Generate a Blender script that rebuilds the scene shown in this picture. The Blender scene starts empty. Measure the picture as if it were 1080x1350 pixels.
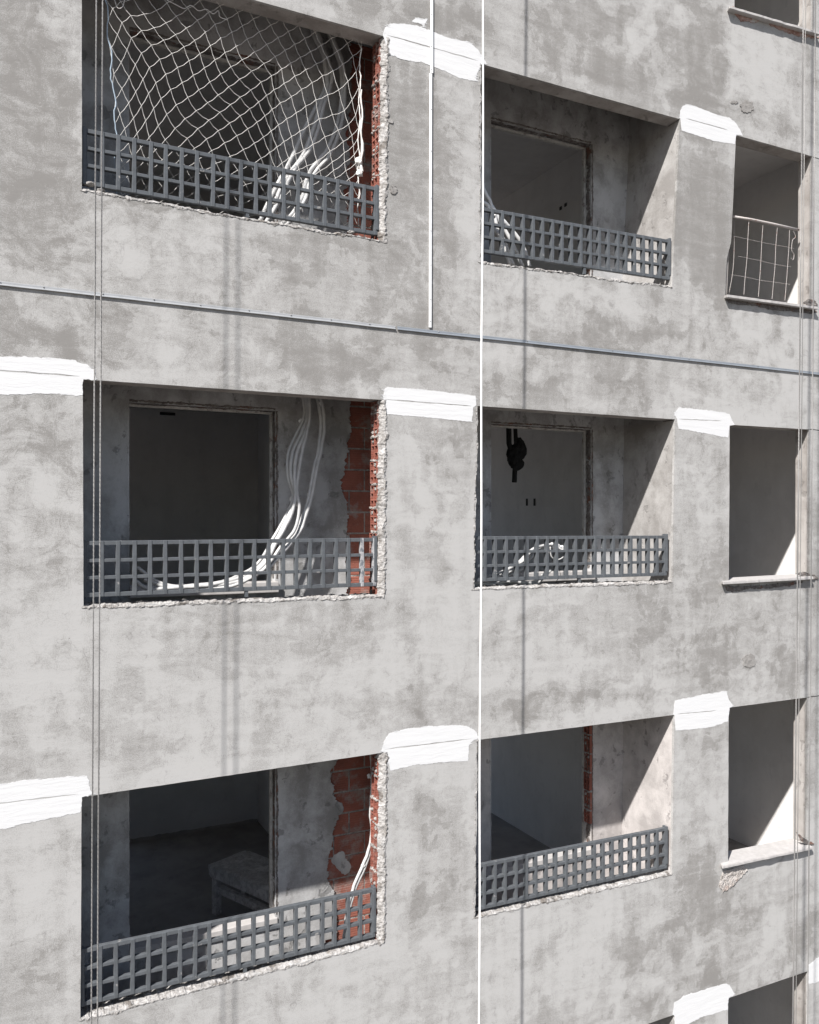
import bpy, bmesh, math, random
from mathutils import Vector, noise
import numpy as np
random.seed(7)
SC = bpy.context.scene
COL = SC.collection
# ------------------------------------------------------------------ measured camera
F = 1098.0; PHI = math.atan(540/1098.0); D = 6.0; HZ = 684.0
ZE = 17.0                                   # eye height above the street
CP, SP = math.cos(PHI), math.sin(PHI)
def at(px, py, y=0.0):
    """point of the plane at depth y behind the facade that the photograph shows at px, py"""
    t = math.tan(PHI + math.atan((px-540)/F)); Y = D+y; X = Y*t
    dep = X*SP + Y*CP
    return Vector((X, y, (HZ-py)/F*dep + ZE))
def nz(v, s=1.0, o=0.0):
    return noise.noise(Vector((v[0]*s+o, v[1]*s+o*1.7, v[2]*s-o)))
def fb(x, y=0.0, o=0):
    v = Vector((x, y, o)); return noise.fractal(v, 0.9, 2.1, 5)

# ------------------------------------------------------------------ objects
def thing(name, loc, label, cat, group=None):
    o = bpy.data.objects.new(name, None); COL.objects.link(o)
    o.location = loc; o.empty_display_size = .1
    o['label'] = label; o['category'] = cat
    if group: o['group'] = group
    return o
def wloc(o):
    v = Vector((0, 0, 0))
    while o: v += Vector(o.location); o = o.parent
    return v
def obj(name, bm, mat, parent=None, smooth=False, label=None, base=None):
    """link a bmesh built in world coordinates as ONE mesh object"""
    off = wloc(parent) if parent else Vector((0, 0, 0))
    if base is not None: off = off + Vector(base)-off
    bmesh.ops.translate(bm, verts=bm.verts, vec=-off)
    me = bpy.data.meshes.new(name); bm.to_mesh(me); bm.free()
    for m in (mat if isinstance(mat, (list, tuple)) else [mat]): me.materials.append(m)
    if smooth:
        for p in me.polygons: p.use_smooth = True
    o = bpy.data.objects.new(name, me); COL.objects.link(o)
    if parent: o.parent = parent
    if base is not None: o.location = Vector(base)-(wloc(parent) if parent else Vector((0,0,0)))
    if label: o['label'] = label
    return o
def tag(o, label, cat, group=None):
    o['label'] = label; o['category'] = cat
    if group: o['group'] = group
    return o
def hexa(bm, c):
    v = [bm.verts.new(p) for p in c]
    for f in ((0,3,2,1),(4,5,6,7),(0,1,5,4),(1,2,6,5),(2,3,7,6),(3,0,4,7)):
        bm.faces.new([v[i] for i in f])
    return v
def box(bm, x0, x1, y0, y1, z0, z1):
    return hexa(bm, [(x0,y0,z0),(x1,y0,z0),(x1,y1,z0),(x0,y1,z0),(x0,y0,z1),(x1,y0,z1),(x1,y1,z1),(x0,y1,z1)])
def bevbox(bm, x0, x1, y0, y1, z0, z1, b=.004):
    t = bmesh.new(); box(t, x0,x1,y0,y1,z0,z1)
    bmesh.ops.bevel(t, geom=t.edges[:], offset=b, segments=2, affect='EDGES', profile=.6)
    me = bpy.data.meshes.new('tmp'); t.to_mesh(me); t.free(); bm.from_mesh(me); bpy.data.meshes.remove(me)
def tube(bm, pts, r, seg=8, rfun=None):
    pts = [Vector(p) for p in pts]; n = len(pts); rings = []
    up = Vector((.31, .87, .38)); last = None
    for i, p in enumerate(pts):
        d = (pts[min(i+1, n-1)]-pts[max(i-1, 0)])
        if d.length < 1e-9: d = Vector((0,0,1))
        d.normalize()
        a = last - d*last.dot(d) if last else up - d*up.dot(d)
        if a.length < 1e-6: a = d.orthogonal()
        a.normalize(); last = a; b = d.cross(a)
        rr = rfun(i/(n-1)) if rfun else r
        rings.append([bm.verts.new(p + (a*math.cos(2*math.pi*k/seg)+b*math.sin(2*math.pi*k/seg))*rr) for k in range(seg)])
    for i in range(n-1):
        for k in range(seg):
            bm.faces.new((rings[i][k], rings[i][(k+1)%seg], rings[i+1][(k+1)%seg], rings[i+1][k]))
    if seg > 3:
        bm.faces.new(rings[0][::-1]); bm.faces.new(rings[-1])
def spline(pts, sub=8):
    pts = [Vector(p) for p in pts]; P = [pts[0]*2-pts[1]]+pts+[pts[-1]*2-pts[-2]]; out = []
    for i in range(1, len(P)-2):
        a,b,c,d = P[i-1],P[i],P[i+1],P[i+2]
        for k in range(sub):
            t = k/sub
            out.append(.5*((2*b)+(c-a)*t+(2*a-5*b+4*c-d)*t*t+(3*b-a-3*c+d)*t**3))
    out.append(pts[-1]); return out
def jag(p0, p1, amp, step=.012, seed=0, freq=14.0, ends=True):
    """points from p0 to p1 (x,z), the last left out, with a broken outline"""
    p0 = Vector(p0); p1 = Vector(p1); L = (p1-p0).length; n = max(1, int(L/step))
    d = (p1-p0)/L; nn = Vector((-d.y, d.x)); out = []
    for i in range(n):
        t = i/n; s = t*L; w = 1.0 if not ends else min(1, s/.03, (L-s)/.03)
        a = amp*(fb(s*freq*.3, seed*3.1, 1)*.8 + fb(s*freq, seed*1.7, 5)*.55)
        out.append(p0+d*s+nn*a*w)
    return out
def loft(bm, rows, closed=False):
    g = [[bm.verts.new(p) for p in r] for r in rows]
    for a, b in zip(g, g[1:]):
        for k in range(len(a)-1): bm.faces.new((a[k], a[k+1], b[k+1], b[k]))
def lump(bm, c, r, seed=0, squash=.7, sub=2):
    t = bmesh.new(); bmesh.ops.create_icosphere(t, subdivisions=sub, radius=1)
    for v in t.verts:
        k = 1+.38*nz(v.co, 1.3, seed*7.3)+.22*nz(v.co, 3.1, seed*3.3)
        v.co = Vector(c)+Vector((v.co.x*r*k*1.2, v.co.y*r*k, v.co.z*r*k*squash))
    me = bpy.data.meshes.new('tmp'); t.to_mesh(me); t.free(); bm.from_mesh(me); bpy.data.meshes.remove(me)

# ------------------------------------------------------------------ materials
class NT:
    def __init__(s, name):
        s.m = bpy.data.materials.new(name); s.m.use_nodes = True
        s.t = s.m.node_tree; s.N = s.t.nodes; s.L = s.t.links
        s.p = s.N['Principled BSDF']; s.p.inputs['Specular IOR Level'].default_value = .25
        s.co = s.N.new('ShaderNodeTexCoord').outputs['Object']
    def link(s, a, b): s.L.new(a, b)
    def put(s, v, sock):
        if hasattr(v, 'is_output') or isinstance(v, bpy.types.NodeSocket): s.L.new(v, sock)
        else: sock.default_value = v
    def math(s, op, a, b=None, c=None, clamp=False):
        n = s.N.new('ShaderNodeMath'); n.operation = op; n.use_clamp = clamp
        for i, v in enumerate((a, b, c)):
            if v is not None: s.put(v, n.inputs[i])
        return n.outputs[0]
    def vec(s, op, a, b=None, out=0):
        n = s.N.new('ShaderNodeVectorMath'); n.operation = op
        s.put(a, n.inputs[0])
        if b is not None: s.put(b, n.inputs[1])
        return n.outputs[out]
    def map(s, v, scale=(1,1,1), rot=(0,0,0), loc=(0,0,0)):
        n = s.N.new('ShaderNodeMapping'); s.put(v, n.inputs[0])
        n.inputs['Scale'].default_value = scale; n.inputs['Rotation'].default_value = rot; n.inputs['Location'].default_value = loc
        return n.outputs[0]
    def noise(s, v, scale, detail=6, rough=.6, dist=0, col=False):
        n = s.N.new('ShaderNodeTexNoise'); s.put(v, n.inputs['Vector'])
        n.inputs['Scale'].default_value = scale; n.inputs['Detail'].default_value = detail
        n.inputs['Roughness'].default_value = rough; n.inputs['Distortion'].default_value = dist
        return n.outputs['Color' if col else 'Fac']
    def vor(s, v, scale, feat='F1', rnd=1):
        n = s.N.new('ShaderNodeTexVoronoi'); n.feature = feat; s.put(v, n.inputs['Vector'])
        n.inputs['Scale'].default_value = scale; n.inputs['Randomness'].default_value = rnd
        return n.outputs['Distance']
    def rng(s, v, a, b, lo=0.0, hi=1.0, smooth=False):
        n = s.N.new('ShaderNodeMapRange'); s.put(v, n.inputs[0])
        n.interpolation_type = 'SMOOTHSTEP' if smooth else 'LINEAR'
        for i, q in enumerate((a, b, lo, hi)): n.inputs[i+1].default_value = q
        return n.outputs[0]
    def mix(s, f, a, b, mode='MIX'):
        n = s.N.new('ShaderNodeMix'); n.data_type = 'RGBA'; n.blend_type = mode
        s.put(f, n.inputs[0])
        for sock, v in ((n.inputs[6], a), (n.inputs[7], b)):
            if isinstance(v, tuple): sock.default_value = (*v, 1) if len(v) == 3 else v
            else: s.L.new(v, sock)
        return n.outputs[2]
    def gray(s, v, c):
        """colour c scaled by value v"""
        n = s.N.new('ShaderNodeVectorMath'); n.operation = 'SCALE'
        if isinstance(c, tuple): n.inputs[0].default_value = c
        else: s.L.new(c, n.inputs[0])
        s.put(v, n.inputs['Scale']); return n.outputs[0]
    def bump(s, h, strength=.5, dist=.01, prev=None):
        n = s.N.new('ShaderNodeBump'); n.inputs['Strength'].default_value = strength; n.inputs['Distance'].default_value = dist
        s.L.new(h, n.inputs['Height'])
        if prev is not None: s.L.new(prev, n.inputs['Normal'])
        return n.outputs[0]
    def done(s, col, rough=.85, normal=None, metal=0):
        s.put(col if not isinstance(col, tuple) else (*col, 1), s.p.inputs['Base Color'])
        s.put(rough, s.p.inputs['Roughness']); s.p.inputs['Metallic'].default_value = metal
        if normal is not None: s.L.new(normal, s.p.inputs['Normal'])
        return s.m
    def warp(s, v, scale, amt):
        c = s.noise(v, scale, 4, .6, col=True)
        d = s.vec('SUBTRACT', c, (.5, .5, .5))
        n = s.N.new('ShaderNodeVectorMath'); n.operation = 'SCALE'; s.L.new(d, n.inputs[0]); n.inputs['Scale'].default_value = amt
        return s.vec('ADD', v, n.outputs[0])

LIGHT = (.405, .401, .393); DARK = (.218, .211, .201)
STAINS_AND_TONES = [(380,900,640,190,-.22),(560,1270,760,150,-.28),(1000,700,160,400,-.12),(560,60,760,250,.22),(40,300,110,330,.25),(900,300,260,120,.15),(560,330,60,200,.3),  # px, py, rx, ry, amount (+ darker, - lighter): damp and patched areas of the render coat; widest ones darken the top, lighten the bottom
 (45,200,70,190,.35),(15,412,24,14,.9),(62,440,48,20,.6),(98,455,12,16,.8),(160,432,44,52,.85),(560,420,34,100,.55),
 (430,485,60,26,.3),(935,70,30,120,.65),(890,60,40,60,.3),(720,442,100,14,.45),(850,432,62,13,.7),(985,452,22,18,.6),(985,142,12,15,.8),
 (975,488,16,14,.5),(940,600,22,46,.4),(925,880,30,60,.45),(958,858,16,18,.7),(986,870,11,11,.8),(690,925,62,20,.75),
 (790,925,70,14,.65),(938,1180,18,90,.6),(860,1255,50,50,.45),(550,1190,30,50,.45),(575,1110,40,60,.25),(70,560,40,60,.45),
 (20,600,20,90,.3),(60,730,45,40,.3),(290,850,38,50,.35),(180,880,38,28,.3),(220,995,120,22,.35),(22,960,26,50,.6),
 (560,200,34,110,.4),(590,300,24,70,.45),(540,740,26,26,.35),(530,640,22,60,.2),(200,50,60,30,.3),(600,20,60,25,.35),
 (760,60,80,60,.2),(820,100,50,40,.3),(905,300,20,90,.4),(940,330,22,120,.45),(1000,1240,40,40,.15),(640,870,60,60,.2),(700,840,50,40,.2),
 (60,640,40,50,-.5),(40,720,40,40,-.4),(210,330,70,40,-.4),(400,380,90,60,-.3),(770,385,80,20,-.6),(1010,70,40,60,-.5),(1010,130,40,30,-.3),
 (400,880,120,60,-.35),(330,960,150,30,-.2),(60,1180,50,60,-.25),(700,860,80,50,-.2),(560,1020,50,40,-.2),(800,1180,80,60,-.3),(1010,1250,50,40,-.5),
 (1000,430,50,20,-.3),(30,1300,30,60,-.2),(760,500,60,30,-.25),(300,470,90,30,-.2),(130,560,30,60,-.2),(560,590,40,40,-.25)]
def stain_tone_fields(P):
    """damp / patch / broad tone field and level bands over the beams for facade points P (n x 3)"""
    n = len(P); wx = np.empty((n, 2)); big = np.empty(n); mid = np.empty(n); zb = np.empty(n)
    fr = noise.fractal; no = noise.noise
    for i, p in enumerate(P):
        x, z = p[0], p[2]
        a = x+.20*no(Vector((x*1.6, 0, z*1.6)))+.10*no(Vector((x*4.5, 3, z*4.5))); c = z+.20*no(Vector((x*1.6, 9, z*1.6)))+.10*no(Vector((x*4.5, 7, z*4.5)))
        wx[i] = (a, c)
        big[i] = fr(Vector((a*.75, 1.3, c*.75)), .8, 2.1, 5); mid[i] = fr(Vector((a*2.4, 5.3, c*2.4)), .7, 2.1, 3)
        zb[i] = z+.02*no(Vector((x*5, 2, z*5)))
    big = (big-big.mean())/big.std()*.115; mid = (mid-mid.mean())/mid.std()*.075
    acc = np.zeros(n)
    for px, py, rx, ry, am in STAINS_AND_TONES:
        c = at(px, py); sx = (at(px+rx, py)-at(px-rx, py)).x/2; sz = (at(px, py-ry)-at(px, py+ry)).z/2
        l = np.hypot((wx[:, 0]-c.x)/sx, (wx[:, 1]-c.z)/sz)
        acc += am*np.clip((1.25-l), 0, 1)
    band = np.zeros(n)
    for z in (6.69, 3.815, .94, -1.86, -4.74):
        d1 = np.abs(wx[:, 1]-(z+ZE+.26)); d2 = np.abs(zb-(z+ZE+.055))
        band += .5*np.clip((.17-d1)/.11, 0, 1)*np.clip(.5+mid*6, 0, 1) - .6*np.clip((.085-d2)/.045, 0, 1)
    sw = np.full(n, .30)
    for px, py, rx, ry, am in ((40,220,110,300,.7),(50,620,90,170,.7),(220,320,170,90,.6),(560,250,90,200,.45),(1000,120,120,130,.5),(930,640,60,120,.4),(1000,470,120,70,.5),(740,430,130,60,.5),(40,440,160,70,.6),(980,860,90,60,.6),(760,930,140,40,.5),(930,1230,90,110,.3)):
        c = at(px, py); sx = (at(px+rx, py)-at(px-rx, py)).x/2; sz = (at(px, py-ry)-at(px, py+ry)).z/2
        sw += am*np.clip(1.3-np.hypot((wx[:, 0]-c.x)/sx, (wx[:, 1]-c.z)/sz), 0, .8)
    # clean and busy zones, drips under the openings, float strips beside the jambs
    zone = np.array([no(Vector((p[0]*.45, 3, p[2]*.45))) for p in P]); mid = mid*np.clip(1+1.6*zone, .25, 2.0)
    X = np.array([p[0] for p in P]); Z = np.array([p[2] for p in P])
    drip = np.array([max(0, fr(Vector((p[0]*9, 1, p[2]*.45)), .8, 2.2, 3)) for p in P])
    rag = np.array([no(Vector((p[0]*6, 2, p[2]*2.2))) for p in P])
    for (r, c), q in OP.items():
        zb0 = (q[2].y+q[3].y)/2; d = zb0-Z; ins = (X > q[3].x-.05) & (X < q[2].x+.05) & (d > 0)
        band += np.where(ins, drip*.9*np.clip(1-d/.9, 0, 1), 0)
        for xe, sgn in ((q[0].x, -1), (q[1].x, 1)):
            if c == 1 and sgn > 0: continue
            e = (X-xe)*sgn; band += np.where((e > 0) & (Z > zb0-.1) & (Z < q[0].y-.1), -.55*np.clip((.10+.03*rag-e)/.02, 0, 1)*np.clip(.6+rag, 0, 1), 0)
    return big+mid+.46*acc, band, np.clip(sw, 0, 1)
def facade_mat():
    s = NT('facade_render')
    def attr(n):
        q = s.N.new('ShaderNodeAttribute'); q.attribute_name = n; return q.outputs['Fac']
    w = s.warp(s.co, 6.0, .11)
    fine = s.noise(w, 6.5, 7, .68, .4)
    fld = s.math('ADD', attr('field'), s.rng(fine, .25, .75, -.23, .23)); band = attr('band')
    soft = s.rng(fld, -.38, .50)
    crisp = s.rng(fld, .13, .15)
    crisp2 = s.rng(fld, -.11, -.09)
    wipe = s.noise(s.map(w, (1.4, 1, 8), (0, .55, 0)), 1.5, 6, .72, .7)
    streak = s.noise(s.map(w, (7, 1, .6)), 1.0, 5, .62, .3)
    grain = s.noise(s.co, 150, 3, .75)
    g2 = s.noise(s.co, 42, 4, .7)
    v = s.math('ADD', s.math('MULTIPLY', soft, .55), s.math('MULTIPLY', crisp, .26))
    v = s.math('ADD', v, s.math('MULTIPLY', crisp2, .18))
    v = s.math('ADD', v, s.math('MULTIPLY', band, .36))
    v = s.math('ADD', v, s.rng(streak, .35, .72, -.16, .22))
    v = s.math('ADD', v, s.rng(wipe, .35, .68, -.20, .20))
    v = s.math('ADD', v, s.rng(grain, .3, .7, -.50, .50))
    v = s.math('ADD', v, s.rng(g2, .3, .7, -.13, .13))
    swirl = s.noise(s.map(s.co, (1, 1, 1.25), (0, .6, 0)), 2.6, 8, .70, 2.6)
    lines = s.math('SUBTRACT', s.rng(swirl, .40, .62, -.30, .30), s.rng(s.math('ABSOLUTE', s.math('SUBTRACT', swirl, .53)), .0, .014, .30, 0))
    v = s.math('ADD', v, s.math('MULTIPLY', lines, attr('swirl')))
    col = s.mix(s.math('MULTIPLY', v, 1.0, clamp=True), LIGHT, DARK)
    # hairline trowel arcs and pits, only in some areas
    e2 = s.vor(s.map(s.warp(s.co, 1.3, 1.5), (1, 1, .5), (0, .7, 0)), 5.0, 'DISTANCE_TO_EDGE')
    arc = s.math('MULTIPLY', s.rng(e2, .0, .03, 1, 0), s.rng(fine, .52, .60))
    pit = s.math('MULTIPLY', s.rng(s.vor(s.co, 13), .03, .075, 1, 0), s.rng(fine, .50, .58))
    col = s.mix(s.math('MULTIPLY', arc, .30), col, (.13,.125,.12))
    col = s.mix(s.math('MULTIPLY', pit, .6), col, (.11,.10,.09))
    h = s.math('ADD', s.math('MULTIPLY', g2, .28), s.math('MULTIPLY', wipe, .4))
    return s.done(col, .9, s.bump(h, .26, .012))
def plaster_mat(name, a, b, spots=.5, scale=1.0, bump=.5):
    s = NT(name); w = s.warp(s.co, 2.5*scale, .25)
    n1 = s.noise(w, 1.5*scale, 7, .65, .3); n2 = s.noise(w, 6*scale, 6, .65)
    g = s.noise(s.co, 130, 4, .7); st = s.noise(s.map(w, (6, 6, .7)), 1.0, 5, .6)
    v = s.math('ADD', s.rng(n1, .36, .64), s.rng(n2, .4, .62, -.2, .25))
    v = s.math('ADD', v, s.rng(g, .3, .7, -.2, .2)); v = s.math('ADD', v, s.rng(st, .4, .7, -.15, .3))
    col = s.mix(s.math('MULTIPLY', v, 1, clamp=True), a, b)
    sp = s.rng(s.noise(s.map(w, (1,1,.8)), 9, 5, .6), .60, .645)
    col = s.mix(s.math('MULTIPLY', sp, spots), col, tuple(q*.42 for q in b))
    h = s.math('ADD', s.math('MULTIPLY', n2, .8), s.math('MULTIPLY', g, .25))
    h = s.math('SUBTRACT', h, s.math('MULTIPLY', sp, .4))
    return s.done(col, .92, s.bump(h, bump, .012))
def mortar_mat(name, a, b, c=None):
    s = NT(name); n = s.noise(s.co, 14, 7, .7); m = s.noise(s.co, 55, 5, .7); k = s.vor(s.warp(s.co, 30, .03), 38)
    v = s.math('ADD', s.rng(n, .38, .62), s.rng(m, .35, .65, -.35, .35))
    col = s.mix(s.math('MULTIPLY', v, 1, clamp=True), a, b)
    if c: col = s.mix(s.rng(s.noise(s.map(s.co, loc=(3,1,5)), 7, 5, .65), .56, .62), col, c)
    h = s.math('ADD', s.math('ADD', s.math('MULTIPLY', n, .8), s.math('MULTIPLY', m, .5)), s.math('MULTIPLY', k, .6))
    return s.done(col, .95, s.bump(h, .8, .016))
def paint_mat():
    s = NT('white_paint'); w = s.warp(s.co, 6, .05)
    n = s.noise(s.map(w, (3, 3, 26)), 1.0, 6, .65); g = s.noise(s.co, 120, 4, .7)
    v = s.math('ADD', s.rng(n, .3, .75, .0, .10), s.rng(g, .3, .7, 0, .06))
    col = s.mix(s.math('MULTIPLY', v, 1.6), (.63, .635, .64), (.45, .45, .45))
    h = s.math('ADD', n, s.math('MULTIPLY', g, .3))
    return s.done(col, .7, s.bump(h, .35, .008))
def brick_mat():
    s = NT('red_clay_block'); n = s.noise(s.co, 5, 6, .65); g = s.noise(s.co, 110, 4, .7)
    col = s.mix(s.rng(n, .35, .65), (.255, .090, .066), (.16, .060, .046))
    col = s.mix(s.rng(g, .35, .7, 0, .4), col, (.34, .14, .10))
    smear = s.rng(s.noise(s.map(s.co, loc=(4,4,4)), 4.5, 7, .7), .53, .63)
    col = s.mix(s.math('MULTIPLY', smear, .72), col, (.26, .235, .22))
    gr = s.N.new('ShaderNodeTexWave'); s.link(s.map(s.co, (0,0,1)), gr.inputs[0]); gr.bands_direction = 'Z'; gr.inputs['Scale'].default_value = 16
    h = s.math('ADD', s.math('MULTIPLY', g, .5), s.math('MULTIPLY', gr.outputs[1], .25))
    return s.done(col, .9, s.bump(h, .5, .008))
def simple(name, c, rough=.5, metal=0, var=.25, scale=18, bump=.2, dirt=None, dirt_at=.6):
    s = NT(name); n = s.noise(s.co, scale, 6, .65); g = s.noise(s.co, 140, 3, .6)
    col = s.mix(s.rng(n, .3, .7, 0, 1), c, tuple(q*(1-var) for q in c))
    if dirt: col = s.mix(s.rng(s.noise(s.map(s.co, loc=(9,2,4)), scale*.5, 7, .7), dirt_at, dirt_at+.06), col, dirt)
    h = s.math('ADD', n, s.math('MULTIPLY', g, .5))
    return s.done(col, s.rng(n, .3, .7, rough*.85, min(1, rough*1.2)), s.bump(h, bump, .004), metal)

M = dict(
 facade=facade_mat(),
 plaster=plaster_mat('loggia_plaster', (.43,.432,.435), (.24,.236,.23)),
 plaster_pale=plaster_mat('reveal_plaster', (.37,.36,.35), (.23,.22,.21), .3),
 plaster_bounce=plaster_mat('bounce_lit_loggia_plaster', (.52,.49,.475), (.33,.31,.30), .5),  # lighter loggia plaster copy; bounce light from the sunlit sill put into its colour
 room=plaster_mat('room_plaster', (.70,.685,.67), (.62,.605,.59), .08, .6, .25),
 floor=plaster_mat('dusty_floor', (.36,.338,.32), (.27,.253,.24), .2, .8, .4),
 raw=mortar_mat('raw_mortar', (.20,.185,.175), (.09,.08,.075), (.15,.085,.065)),
 broken=mortar_mat('broken_plaster', (.42,.41,.40), (.22,.208,.196), (.16,.145,.132)),
 reddish=mortar_mat('spalled_brick_plaster', (.46,.34,.30), (.28,.16,.13), (.5,.48,.46)),
 struct=plaster_mat('bare_wall', (.33,.322,.31), (.22,.21,.20), .5),
 pinkish=mortar_mat('pale_broken_plaster', (.42,.395,.375), (.32,.295,.275), (.36,.30,.27)),
 soffit=plaster_mat('beam_plaster', (.37,.352,.335), (.24,.222,.208), .4),
 paint=paint_mat(), brick=brick_mat(),
 joint=mortar_mat('joint_mortar', (.34,.32,.30), (.19,.175,.165)),
 rail=simple('grey_blue_paint', (.106,.115,.125), .42, 0, .3, 22, .3, (.30,.29,.28), .64),
 railsplash=simple('splashed_paint', (.42,.42,.43), .7, 0, .5, 40, .5, (.14,.15,.165), .5),
 cord=simple('white_net_cord', (.72,.70,.67), .8, 0, .25, 40),
 bluecord=simple('pale_blue_cord', (.36,.44,.52), .8, 0, .25, 40),
 conduit=simple('pale_grey_conduit', (.53,.53,.525), .45, 0, .3, 9, .15, (.40,.385,.37), .6),
 brightconduit=simple('brightened_conduit', (.74,.74,.735), .45, 0, .2, 9, .15, (.5,.48,.46), .64),  # conduit copy painted lighter to make up for shade behind railing and jamb
 tape=simple('white_tape', (.74,.74,.73), .7, 0, .3, 60, .5),
 steel=simple('galvanised_profile', (.40,.41,.42), .45, .2, .2, 10, .1),
 bluesteel=simple('dull_profile', (.30,.325,.355), .42, .3, .2, 10, .1),
 whitestrip=simple('white_profile', (.80,.81,.82), .5, 0, .15, 14, .1),
 rope=simple('grey_wire_rope', (.28,.275,.27), .55, .3, .35, 220, .5),
 whiterope=simple('white_rope', (.84,.84,.83), .7, 0, .12, 160, .3),
 stone=simple('pale_sill_stone', (.46,.445,.435), .55, 0, .22, 16, .2, (.40,.38,.36), .62),
 dark=simple('black_fabric', (.012,.012,.012), .8, 0, .4, 30),
 hole=simple('dark_opening', (.05,.048,.046), .9),
 bead=simple('corner_bead_metal', (.52,.51,.49), .55, .1, .4, 20, .3, (.22,.20,.19), .56),
 rust=simple('rusty_white_steel', (.50,.465,.445), .7, 0, .35, 60, .4, (.30,.17,.13), .58),
 wood=mortar_mat('cement_crusted_wood', (.68,.66,.64), (.45,.43,.41), (.76,.74,.72)),
 ground=mortar_mat('street_dirt', (.17,.155,.14), (.12,.108,.098)),
)

# ------------------------------------------------------------------ layout (storey lintel heights, openings)
ROW = {0: 6.69, 1: 3.815, 2: .94, 3: -1.86, 4: -4.74}
L = {k: v+ZE for k, v in ROW.items()}
DFL, DCE = 2.14, .45                      # floor below / ceiling above the lintel level
T = .17                                   # thickness of the outer wall
PL = .025                                 # render coat
YB = .72                                  # face of the inner wall behind the loggia
# corners (TL, TR, BR, BL) in x, z of the facade plane
OP = {
 (1,1): [(.494,3.815),(2.704,3.818),(2.684,2.195),(.494,2.214)],
 (1,2): [(3.617,3.815),(5.83,3.82),(5.732,2.205),(3.617,2.15)],
 (1,3): [(6.57,3.818),(7.68,3.82),(7.665,2.222),(6.472,2.20)],
 (2,1): [(.499,.94),(2.688,.94),(2.671,-.612),(.505,-.594)],
 (2,2): [(3.587,.945),(5.768,.948),(5.735,-.603),(3.553,-.584)],
 (2,3): [(6.485,.932),(7.634,.94),(7.632,-.582),(6.472,-.572)],
 (3,1): [(.493,-1.872),(2.69,-1.848),(2.671,-3.345),(.486,-3.37)],
 (3,2): [(3.587,-1.85),(5.76,-1.866),(5.732,-3.372),(3.56,-3.335)],
 (3,3): [(6.470,-1.869),(7.605,-1.874),(7.60,-3.36),(6.463,-3.38)],
 (4,2): [(3.56,-4.72),(5.768,-4.72),(5.74,-6.22),(3.56,-6.22)],
 (4,3): [(6.461,-4.742),(7.617,-4.75),(7.61,-6.27),(6.46,-6.27)],
 (0,3): [(6.57,6.70),(7.69,6.70),(7.69,5.10),(6.55,5.06)],
}
SILLPX = {2: (954,771,1073,764), 3: (953,1146,1073,1120), 1: (959,392,1079,408), 0: (962,11,1082,46)}
for r_, (xa_, ya_, xb_, yb_) in SILLPX.items():
    t_ = OP[(r_, 3)]; OP[(r_, 3)] = [t_[0], t_[1], (t_[2][0], at(xb_, yb_, -.055).z-ZE+.010), (t_[3][0], at(xa_, ya_, -.055).z-ZE+.010)]
OP[(4, 3)][2:] = [(7.61, -4.74-1.53), (6.46, -4.74-1.53)]
for k in OP: OP[k] = [Vector((x, z+ZE)) for x, z in OP[k]]
XMIN, XMAX, ZMAX = -3.0, 12.5, L[0]+2.2

bld = thing('apartment_building', (0, 0, 0), 'grey rendered apartment block under renovation with glassless openings and raw chipped edges', 'building')

# ---- render coat: one sheet with the openings cut out, ragged where the plaster was broken away
def outline(key):
    tl, tr, br, bl = OP[key]; c = key[1]; sd = key[0]*10+c
    if c == 1: rough = (.0015, .020, .016, .002)      # top, right, bottom, left
    elif c == 2: rough = (.0015, .003, .016, .016)
    else: rough = (.0015, .002, .006, .003)
    r = Vector((.045, 0)) if c == 1 else Vector((0, 0))
    pts = jag(tl, tr+r, rough[0], .05, sd) + jag(tr+r, br+r, rough[1], .01, sd+1) + jag(br+r, bl, rough[2], .01, sd+2) + jag(bl, tl, rough[3], .012 if rough[3] > .005 else .05, sd+3)
    if key == (1, 3):   # the left jamb is broken away towards the sill
        pts = [p-Vector((.05*max(0, min(1, (2.75+ZE-p.y)/.18)), 0)) if p.x < 6.62 and p.y < 2.8+ZE else p for p in pts]
    return pts
def sheet_with_holes(outer, holes, y0, y1):
    bm = bmesh.new(); loops = []
    for pts in [outer]+holes:
        vs = [bm.verts.new((p[0], y0, p[1])) for p in pts]
        for a, b in zip(vs, vs[1:]+vs[:1]): bm.edges.new((a, b))
        loops.append(vs)
    bmesh.ops.triangle_fill(bm, use_beauty=True, edges=bm.edges[:])
    front = bm.faces[:]
    g = bmesh.ops.duplicate(bm, geom=bm.verts[:]+bm.edges[:]+front)
    mp = g['vert_map']
    for f in g['geom']:
        if isinstance(f, bmesh.types.BMFace): pass
    for vs in loops:
        bk = [mp[v] for v in vs]
        for v in bk: v.co.y = y1
        n = len(vs)
        for i in range(n): bm.faces.new((vs[i], vs[(i+1) % n], bk[(i+1) % n], bk[i]))
    bmesh.ops.recalc_face_normals(bm, faces=bm.faces[:])
    return bm
outer = [Vector((XMIN, 0)), Vector((XMAX, 0)), Vector((XMAX, ZMAX)), Vector((XMIN, ZMAX))]
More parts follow.
